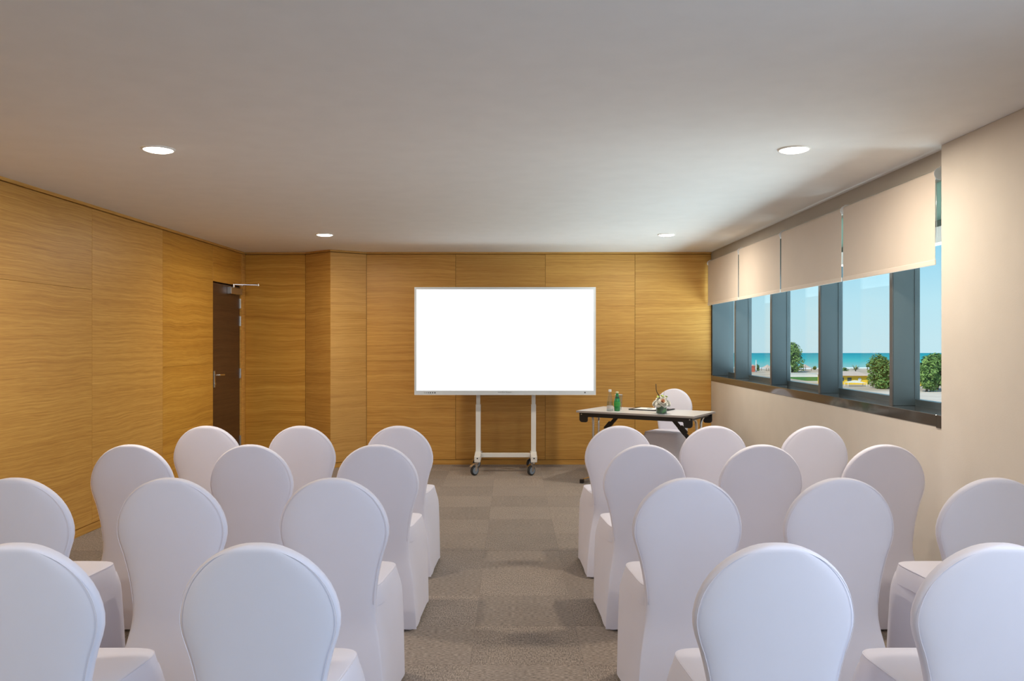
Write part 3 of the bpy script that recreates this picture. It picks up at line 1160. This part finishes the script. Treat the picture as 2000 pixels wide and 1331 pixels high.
# poles, crossbar, feet
for pxp, sg in ((934.0, -1), (1042.0, 1)):
    xp = (pxp - 1000) / 1600 * 9.08 - (DX0 + DX1) / 2
    b_ = BM(); box(b_, xp - .022, xp + .022, .112, .158, .74, 1.75, .004)
    pole = obj('pole', b_, M['white_metal'], disp)
    b_ = BM(); box(b_, xp - .027, xp + .027, .108, .162, .16, .752, .004)
    obj('lower_column', b_, M['white_metal'], pole)
    b_ = BM(); box(b_, xp - .024, xp + .024, .0755, .11, 1.20, 1.80, .002)
    obj('mount_bracket', b_, M['steel'], pole)
    # foot: sloping leg towards the room, level tail to the wall
    b_ = BM()
    prism(b_, [(-.105, .142), (-.02, .142), (.02, .15), (.40, .148), (.50, .142), (.50, .19), (.40, .195), (.16, .23), (.105, .225), (-.105, .205)], 'x', xp - .033 + sg * .0, xp + .033)
    bmesh.ops.bevel(b_, geom=list(b_.edges), offset=.004, segments=1, affect='EDGES')
    ft = obj('foot', b_, M['white_metal'], disp)
    b_ = BM(); tube(b_, [(xp, -.1055, .185), (xp, -.1025, .185)], .008, 8)
    obj('foot_screw', b_, M['black'], ft)
    for yy in (-.065, .455):
        sw = -1
        # caster: stem, fork, wheel, brake
        cx, cy = xp - .030, yy - .018
        b_ = BM()
        n = 22
        for (r0, xw) in ((.052, .013),):
            prof = [(.030, -.016), (.046, -.016), (.052, -.010), (.052, .010), (.046, .016), (.030, .016)]
            rings = []
            for r_, a_ in prof:
                rings.append([(cx + a_, cy + r_ * math.cos(2 * PI * i / n), .052 + r_ * math.sin(2 * PI * i / n)) for i in range(n)])
            ring_loft(b_, rings)
        bmesh.ops.rotate(b_, verts=b_.verts, cent=(cx, cy, .052), matrix=Matrix.Rotation(math.radians(-46), 3, 'Z'))
        ca = obj('caster', b_, M['rubber'], disp, smooth=True, angle=35)
        R_ = Matrix.Rotation(math.radians(-46), 3, 'Z')
        b_ = BM()
        for s_ in (-1, 1):
            tube(b_, [(cx + s_ * .0155, cy, .052), (cx + s_ * .0185, cy, .052)], .038, 20)
        bmesh.ops.rotate(b_, verts=b_.verts, cent=(cx, cy, .052), matrix=R_)
        obj('wheel_hub', b_, M['hub'], ca, smooth=True, angle=35)
        b_ = BM()
        for s_ in (-1, 1):
            prism(b_, [(cy - .012, .045), (cy + .012, .045), (cy + .036, .125), (cy - .005, .125)], 'x', cx + s_ * .0195, cx + s_ * .0225)
        box(b_, cx - .0225, cx + .0225, cy - .005, cy + .036, .122, .128)
        tube(b_, [(cx - .026, cy, .052), (cx + .026, cy, .052)], .007, 10)
        bar(b_, (cx, cy - .005, .126), (cx, cy - .062, .098), .030, .004)
        bmesh.ops.rotate(b_, verts=b_.verts, cent=(cx, cy, .052), matrix=R_)
        tube(b_, [(xp, yy, .120), (xp, yy, .143)], .012, 12)
        obj('caster_fork', b_, M['chrome'], ca, smooth=True, angle=35)
xl_, xr_ = (934 - 1000) / 1600 * 9.08 - (DX0 + DX1) / 2, (1042 - 1000) / 1600 * 9.08 - (DX0 + DX1) / 2
b_ = BM(); box(b_, xl_ + .0335, xr_ - .0335, .115, .165, .165, .212, .003)
obj('crossbar', b_, M['white_metal'], disp)

# ================================================================== roller blinds
BX = 2.296
by = [9.60, 8.315, 7.012, 5.705, 4.446]
blab = ['beige roller blind at the far end beside the oak wall', 'second beige roller blind from the oak end wall',
        'third beige roller blind from the oak end wall', 'beige roller blind nearest the cream column']
for k in range(4):
    y1, y0 = by[k], by[k + 1]
    y0 += .008 if k < 3 else 0
    y1 -= .022 if k > 0 else 0
    root = thing('roller_blind', blab[k], 'blind', (BX, (y0 + y1) / 2, 0), 0, 'roller blinds along the window')
    h = (y1 - y0) / 2
    b_ = BM()
    pts = [(0.0, 1.888), (.001, 2.36)]
    for q in range(0, 150, 15):
        a = PI - math.radians(q)
        pts.append((.028 + .028 * math.cos(a), 2.365 + .028 * math.sin(a)))
    top = [(x + .0012, z) for x, z in reversed(pts)]
    ring_loft(b_, [[(x, -h, z) for x, z in pts + top], [(x, h, z) for x, z in pts + top]])
    obj('blind_cloth', b_, M['blind'], root, smooth=True, angle=40)
    b_ = BM(); box(b_, -.003, .005, -h - .003, h + .003, 1.870, 1.900, .003, 2)
    obj('bottom_bar', b_, M['blind_bar'], root)
    b_ = BM(); tube(b_, [(.028, -h - .004, 2.365), (.028, h + .004, 2.365)], .022, 16)
    obj('roller_tube', b_, M['white_metal'], root, smooth=True, angle=40)
    for s_ in (-1, 1):
        b_ = BM()
        tube(b_, [(.024, s_ * (h + .0045), 2.365), (.024, s_ * (h + .0085), 2.365)], .034, 20)
        box(b_, .020, .048, s_ * (h + .0065) - .0015, s_ * (h + .0065) + .0015, 2.345, 2.404)
        obj('bracket', b_, M['cap_white'], root, smooth=True, angle=40)
    if k == 3:
        b_ = BM()
        for xx in (.004, .044):
            tube(b_, [(xx, -h - .0065, 1.75 if False else 2.02), (xx, -h - .0065, 2.365)], .0016, 6)
        obj('bead_chain', b_, M['steel'], root, smooth=True)

# ================================================================== ceiling lights
LL = [(-1.918, 4.443, 'round lit downlight in the ceiling, near left one'), (1.530, 4.443, 'round lit downlight in the ceiling, near right one'),
      (-1.834, 8.02, 'round lit downlight in the ceiling near the dark door'), (1.513, 8.02, 'round lit downlight in the ceiling above the folding table'),
      (-1.95, .87, 'round lit downlight above the camera, left one'), (1.53, .87, 'round lit downlight above the camera, right one')]
for x_, y_, lab in LL:
    root = thing('ceiling_light', lab, 'ceiling light', (x_, y_, HC), 0, 'round downlights in the ceiling')
    b_ = BM()
    n = 36
    prof = [(.075, -.001), (.075, -.006), (.078, -.0085), (.084, -.007), (.088, -.001)]
    rings = [[(r_ * math.cos(2 * PI * i / n), r_ * math.sin(2 * PI * i / n), z_) for i in range(n)] for r_, z_ in prof]
    ring_loft(b_, rings, False, False)
    obj('lamp_frame', b_, M['lamp_ring'], root, smooth=True)
    b_ = BM(); lathe(b_, [(.0745, -.001), (.0745, -.0085), (.060, -.0140), (.030, -.0170), (.006, -.0175)], n)
    obj('diffuser', b_, M['lamp'], root, smooth=True, angle=60)
    ld = bpy.data.lights.new('downlight', 'AREA')
    ld.shape = 'DISK'
    ld.size = .145
    ld.energy = LAMP_W
    ld.color = LAMP_COL
    lo = bpy.data.objects.new('downlight_beam', ld)
    COL.objects.link(lo)
    lo.parent = root
    lo.location = (0, 0, -.020)

# ================================================================== outside: beach and sea below the window
GZ = -10.04
EH = CAM_H - GZ
def ground_mat(name, c0, c1, sc=.08, rough=.95):
    m, nt, b = new_mat(name)
    tc = nt.nodes.new('ShaderNodeTexCoord')
    n = nt.nodes.new('ShaderNodeTexNoise')
    n.inputs['Scale'].default_value = sc
    n.inputs['Detail'].default_value = 6
    nt.links.new(tc.outputs['Object'], n.inputs['Vector'])
    r = nt.nodes.new('ShaderNodeValToRGB')
    r.color_ramp.elements[0].position = .35
    r.color_ramp.elements[0].color = (*c0, 1)
    r.color_ramp.elements[1].position = .65
    r.color_ramp.elements[1].color = (*c1, 1)
    nt.links.new(n.outputs['Fac'], r.inputs[0])
    nt.links.new(r.outputs[0], b.inputs['Base Color'])
    b.inputs['Roughness'].default_value = rough
    b.inputs['Specular IOR Level'].default_value = .1
    return m

def sea_mat():
    m, nt, b = new_mat('sea_water')
    L = nt.links
    tc = nt.nodes.new('ShaderNodeTexCoord')
    sp = nt.nodes.new('ShaderNodeSeparateXYZ')
    L.new(tc.outputs['Object'], sp.inputs[0])
    n = nt.nodes.new('ShaderNodeTexNoise')
    mp = nt.nodes.new('ShaderNodeMapping')
    mp.inputs['Scale'].default_value = (.02, .10, 1)
    L.new(tc.outputs['Object'], mp.inputs[0])
    n.inputs['Scale'].default_value = 1
    n.inputs['Detail'].default_value = 4
    L.new(mp.outputs[0], n.inputs['Vector'])
    ma = nt.nodes.new('ShaderNodeMath'); ma.operation = 'MULTIPLY_ADD'
    L.new(n.outputs['Fac'], ma.inputs[0]); ma.inputs[1].default_value = 60.0
    L.new(sp.outputs['Y'], ma.inputs[2])
    mr = nt.nodes.new('ShaderNodeMapRange')
    mr.inputs['From Min'].default_value = 360
    mr.inputs['From Max'].default_value = 760
    L.new(ma.outputs[0], mr.inputs['Value'])
    r = nt.nodes.new('ShaderNodeValToRGB')
    r.color_ramp.elements[0].position = 0.0
    r.color_ramp.elements[0].color = (0.26, 0.44, 0.40, 1)
    r.color_ramp.elements[1].position = 1.0
    r.color_ramp.elements[1].color = (0.0, 0.235, 0.28, 1)
    e = r.color_ramp.elements.new(.30); e.color = (0.06, 0.40, 0.38, 1)
    e = r.color_ramp.elements.new(.60); e.color = (0.015, 0.31, 0.33, 1)
    L.new(mr.outputs[0], r.inputs[0])
    L.new(r.outputs[0], b.inputs['Base Color'])
    b.inputs['Roughness'].default_value = .7
    b.inputs['Specular IOR Level'].default_value = .15
    return m

def quad(bm, pts):
    bm.faces.new([bm.verts.new(p) for p in pts])
    return bm

def slab(name, x0, x1, y0, y1, z0, z1, mat, label):
    b_ = BM(); box(b_, x0, x1, y0, y1, z0, z1)
    return struct(obj(name, b_, mat), label)
slab('ground', 20, 560, 20, 360, GZ - 1.0, GZ, ground_mat('beach_sand', (.38, .30, .225), (.56, .46, .35)), 'pale sandy ground beyond the window')
slab('sea', 40, 900, 338, 751, GZ - 2.0, GZ + .02, sea_mat(), 'turquoise sea below the horizon')
b_ = BM()
rs = random.Random(11)
px_ = [(70 + i * 6) for i in range(60)]
lo_, hi_ = [], []
for i, x_ in enumerate(px_):
    m_ = 342 + 5 * math.sin(i * .5) + rs.uniform(-2, 2)
    lo_.append(b_.verts.new((x_, m_ - rs.uniform(5, 9), GZ + .06)))
    hi_.append(b_.verts.new((x_, m_ + rs.uniform(3, 8), GZ + .06)))
for i in range(len(px_) - 1):
    b_.faces.new((lo_[i], lo_[i + 1], hi_[i + 1], hi_[i]))
surf = obj('surf_foam', b_, plain('foam', (.82, .82, .80), .9))
surf['kind'] = 'stuff'
surf['label'] = 'white surf line along the beach'
slab('paving', 60, 140, 120, 184, GZ + .001, GZ + .05, ground_mat('pale_paving', (.56, .46, .37), (.66, .56, .46), .2), 'pale paving outside below the trees')
b_ = BM(); box(b_, 84, 108, 233, 256, GZ + .001, GZ + .10)
lawn = obj('lawn', b_, ground_mat('lawn_grass', (.05, .14, .02), (.10, .22, .04), .8)); lawn['kind'] = 'stuff'; lawn['label'] = 'strip of green lawn by the white wall'

def leaf_mat(name, c0, c1):
    m = ground_mat(name, c0, c1, .9, .7)
    return m
M['tree_leaf'] = leaf_mat('tree_leaf', (.060, .130, .030), (.20, .31, .09))
M['tree_leaf2'] = leaf_mat('tree_leaf_light', (.075, .150, .035), (.26, .38, .11))
M['bark'] = plain('bark', (.10, .07, .045), .9)

def tree(name, label, x, y, h, w, seed, mat, n=1500, leaf=.42, trunk=True, group=None, cat='tree'):
    r = random.Random(seed)
    root = thing(name, label, cat, (x, y, GZ), 0, group)
    blobs = []
    for k in range(13):
        a = r.uniform(0, 2 * PI)
        t = r.uniform(.12, .88)
        rad = w * .5 * r.uniform(.15, .62) * (1 - .55 * abs(t - .42))
        blobs.append((rad * math.cos(a), rad * math.sin(a), h * t, w * r.uniform(.15, .26)))
    blobs.append((0, 0, h * .88, w * .16))
    b_ = BM()
    for k in range(n):
        bx, by_, bz_, br_ = r.choice(blobs)
        d = Vector((r.gauss(0, 1), r.gauss(0, 1), r.gauss(0, 1))).normalized()
        p = Vector((bx, by_, bz_)) + d * br_ * r.uniform(.55, 1.05)
        if p.z < .15:
            p.z = .15 + r.uniform(0, .3)
        s = leaf * r.uniform(.6, 1.25)
        nrm = (d + Vector((r.gauss(0, .5), r.gauss(0, .5), r.gauss(0, .5) + .4))).normalized()
        q = nrm.to_track_quat('Z', 'Y').to_matrix() @ Matrix.Rotation(r.uniform(0, 6.28), 3, 'Z')
        a1 = q @ Vector((s, 0, 0)); a2 = q @ Vector((0, s * .5, 0)); a3 = q @ Vector((0, 0, s * .12))
        v = [b_.verts.new(p - a1), b_.verts.new(p - a2 + a3), b_.verts.new(p + a1), b_.verts.new(p + a2 + a3)]
        b_.faces.new(v)
    fo = obj('foliage', b_, mat, root)
    fo['kind'] = 'stuff'
    if trunk:
        b_ = BM()
        tube(b_, [(0, 0, 0), (.05 * w, 0, h * .25), (0, .03 * w, h * .5), (.02 * w, 0, h * .75)], [.035 * h, .028 * h, .02 * h, .008 * h], 8)
        for k in range(4):
            a = k * 1.6
            tube(b_, [(0, 0, h * .25), (w * .22 * math.cos(a), w * .22 * math.sin(a), h * .55)], [.018 * h, .008 * h], 6)
        obj('trunk', b_, M['bark'], root)
    return root

tree('tall_tree', 'tall green tree rising above the sea horizon outside', 101.5, 297, 10.3, 12.0, 21, M['tree_leaf2'], 3000, .5)
tree('leafy_tree', 'bushy green tree right of the yellow building', 88.3, 196, 7.6, 8.2, 22, M['tree_leaf'], 3600, .36)
tree('leafy_tree', 'bushy green tree behind the nearest window fin', 94.5, 200, 7.4, 7.0, 26, M['tree_leaf'], 2400, .36)
tree('leafy_tree', 'green tree outside between nearest window fin and cream column', 92.6, 183, 7.9, 6.6, 23, M['tree_leaf2'], 3200, .34)
tree('leafy_tree', 'dark green tree outside hugging the cream column edge', 98.6, 190, 8.4, 7.4, 24, M['tree_leaf'], 3000, .34)
tree('low_bush', 'small green bush beside the red hut on the beach', 92.5, 310, 2.1, 3.6, 31, M['tree_leaf'], 350, .35, False, cat='bush')
tree('low_bush', 'round green bush left of the yellow building roof', 115.0, 283, 1.9, 2.9, 32, M['tree_leaf'], 300, .32, False, cat='bush')
tree('low_bush', 'small green shrub on the sand behind the white wall', 117.5, 318, 1.4, 2.2, 33, M['tree_leaf'], 200, .28, False, cat='bush')

# palm
pm = thing('palm_tree', 'short palm tree with fanned fronds near the surf', 'palm', (119.5, 285, GZ))
b_ = BM(); tube(b_, [(0, 0, 0), (.05, 0, .6), (0, 0, 1.2)], [.28, .24, .2], 8)
obj('trunk', b_, M['bark'], pm)
M['palm'] = plain('palm_frond', (.20, .22, .08), .7)
rp_ = random.Random(4)
for k in range(15):
    a = 2 * PI * k / 15 + rp_.uniform(-.1, .1)
    el = rp_.uniform(.5, 1.35)
    L_ = rp_.uniform(1.9, 2.5)
    b_ = BM()
    prev = None
    for i in range(6):
        t = i / 5
        out = L_ * t * math.cos(el) + .25 * t * t
        up = 1.2 + L_ * t * math.sin(el) - .9 * t * t * math.cos(el)
        wd = .20 * math.sin(PI * (.1 + .85 * t)) + .02
        c = Vector((out * math.cos(a), out * math.sin(a), up))
        s = Vector((-math.sin(a), math.cos(a), 0)) * wd
        cur = (b_.verts.new(c - s - Vector((0, 0, wd * .5))), b_.verts.new(c), b_.verts.new(c + s - Vector((0, 0, wd * .5))))
        if prev:
            b_.faces.new((prev[0], prev[1], cur[1], cur[0]))
            b_.faces.new((prev[1], prev[2], cur[2], cur[1]))
        prev = cur
    obj('frond', b_, M['palm'], pm)

# yellow building
M['yellow'] = plain('yellow_paint', (.90, .58, .04), .8)
M['tan_roof'] = plain('tan_roof', (.52, .40, .32), .85)
yb_ = thing('yellow_building', 'low yellow beach building with a tan roof', 'building', (87.0, 214, GZ))
b_ = BM(); box(b_, -4.5, 6.2, 0, 7, 0, 2.3)
obj('wall', b_, M['yellow'], yb_)
b_ = BM()
ring_loft(b_, [[(-5.0, -.7, 2.3), (6.7, -.7, 2.3), (6.7, 7.7, 2.3), (-5.0, 7.7, 2.3)], [(-4.6, -.4, 2.45), (6.3, -.4, 2.45), (6.3, 7.4, 2.45), (-4.6, 7.4, 2.45)],
               [(-2.5, 3.0, 3.35), (4.2, 3.0, 3.35), (4.2, 4.0, 3.35), (-2.5, 4.0, 3.35)]])
obj('roof', b_, M['tan_roof'], yb_)
for x_ in (-3.6, -1.4, .6):
    b_ = BM(); box(b_, x_, x_ + 1.1, -.06, .02, .9, 1.8, .02)
    obj('window', b_, plain('dark_window', (.10, .12, .10), .3), yb_)
b_ = BM(); tube(b_, [(3.8, -.02, 1.3), (3.8, -.10, 1.3)], .45, 18)
obj('round_sign', b_, M['white_metal'], yb_, smooth=True, angle=40)
sh = thing('shade_sail', 'pale canvas shade in front of the yellow building', 'canopy', (86.4, 206, GZ))
b_ = BM(); ring_loft(b_, [[(-2.4, -1.2, .95), (2.4, -1.2, .8), (2.4, 1.2, .8), (-2.4, 1.2, .95)], [(-.3, -.1, 1.5), (.3, -.1, 1.45), (.3, .1, 1.45), (-.3, .1, 1.5)]])
obj('canopy_cloth', b_, plain('pale_canvas', (.66, .62, .52), .8), sh)
for sx in (-2.3, 2.3):
    for sy in (-1.1, 1.1):
        b_ = BM(); tube(b_, [(sx, sy, 0), (sx, sy, .9)], .06, 6)
        obj('post', b_, M['white_metal'], sh)
# yellow wall beneath the near trees
yw = thing('yellow_wall', 'low yellow wall showing under the trees by the column', 'wall', (103, 209, GZ))
b_ = BM(); box(b_, -7, 5, 0, .4, 0, 1.1); obj('wall_body', b_, M['yellow'], yw)
b_ = BM(); box(b_, -7.1, 5.1, -.06, .46, 1.1, 1.22, .02); obj('coping', b_, M['white_metal'], yw)

# tents / parasols, red hut
def tent(label, x, y, w, h):
    root = thing('beach_tent', label, 'tent', (x, y, GZ), .3)
    b_ = BM()
    ring_loft(b_, [[(-w, -w, h * .45), (w, -w, h * .45), (w, w, h * .45), (-w, w, h * .45)], [(-w * .45, -w * .45, h * .72), (w * .45, -w * .45, h * .72), (w * .45, w * .45, h * .72), (-w * .45, w * .45, h * .72)],
                   [(-.05, -.05, h), (.05, -.05, h), (.05, .05, h), (-.05, .05, h)]])
    obj('tent_roof', b_, M['tan_roof'], root)
    for sx in (-1, 1):
        for sy in (-1, 1):
            b_ = BM(); tube(b_, [(sx * w * .93, sy * w * .93, 0), (sx * w * .93, sy * w * .93, h * .5)], .09, 6)
            obj('tent_post', b_, M['bark'], root)
    return root
M['tan_roof2'] = M['tan_roof']
tent('tan beach tent beside the small bush at the far left bay', 97.3, 312, 1.7, 2.3)
tent('tan beach tent half hidden by the window fin', 100.5, 306, 1.3, 2.0)
tent('tan beach tent just right of the tall tree', 111.5, 312, 1.8, 2.5)
rh = thing('red_hut', 'small red hut on the sand at the far left bay', 'hut', (88.2, 300, GZ))
b_ = BM(); box(b_, -.6, .6, -.5, .5, 0, 2.1); obj('hut_wall', b_, plain('red_paint', (.55, .10, .05), .7), rh)
b_ = BM(); prism(b_, [(-.8, 2.1), (.8, 2.1), (0, 2.65)], 'y', -.7, .7); obj('hut_roof', b_, plain('pink_roof', (.65, .32, .26), .7), rh)
# white garden wall
ww = thing('white_wall', 'low white garden wall below the tall tree', 'wall', (95.5, 258, GZ))
b_ = BM(); box(b_, -8, 9, 0, .4, 0, 1.05); obj('wall_body', b_, plain('white_render', (.78, .74, .68), .8), ww)
b_ = BM(); box(b_, -8.1, 9.1, -.08, .48, 1.05, 1.22, .03); obj('coping', b_, M['white_metal'], ww)
# white posts
def post(label, x, y, h, r=.13):
    root = thing('white_post', label, 'post', (x, y, GZ))
    b_ = BM(); lathe(b_, [(r * 1.8, 0), (r * 1.8, .12), (r, .16), (r * .8, h * .96)], 10); obj('shaft', b_, M['white_metal'], root, smooth=True, angle=40)
    b_ = BM(); lathe(b_, [(r * .8, h * .96), (r * 1.6, h * .97), (r * 1.6, h * .995), (r * .3, h)], 10); obj('post_cap', b_, M['white_metal'], root, smooth=True, angle=40)
post('tall white mast on the beach at the far left bay', 90.0, 302, 4.3, .22)
post('white lamp post in front of the tall tree', 91.8, 270, 3.2, .15)
post('left of two white posts on the green lawn', 107.0 - 1.2, 231, 2.1, .10)
post('right of two white posts on the green lawn', 107.5 + .2, 231, 2.1, .10)
# boat on the sea
bo = thing('sail_boat', 'tiny white boat far out near the horizon', 'boat', (322, 728, GZ))
b_ = BM(); ring_loft(b_, [[(-1.4, -.4, .05), (1.2, -.4, .05), (1.2, .4, .05), (-1.4, .4, .05)], [(-1.7, -.6, .7), (1.9, -.6, .8), (1.9, .6, .8), (-1.7, .6, .7)]])
obj('hull', b_, M['white_metal'], bo)
b_ = BM(); ring_loft(b_, [[(-.7, -.35, .8), (.6, -.35, .8), (.6, .35, .8), (-.7, .35, .8)], [(-.5, -.3, 1.6), (.3, -.3, 1.6), (.3, .3, 1.6), (-.5, .3, 1.6)]])
obj('cabin', b_, M['white_metal'], bo)
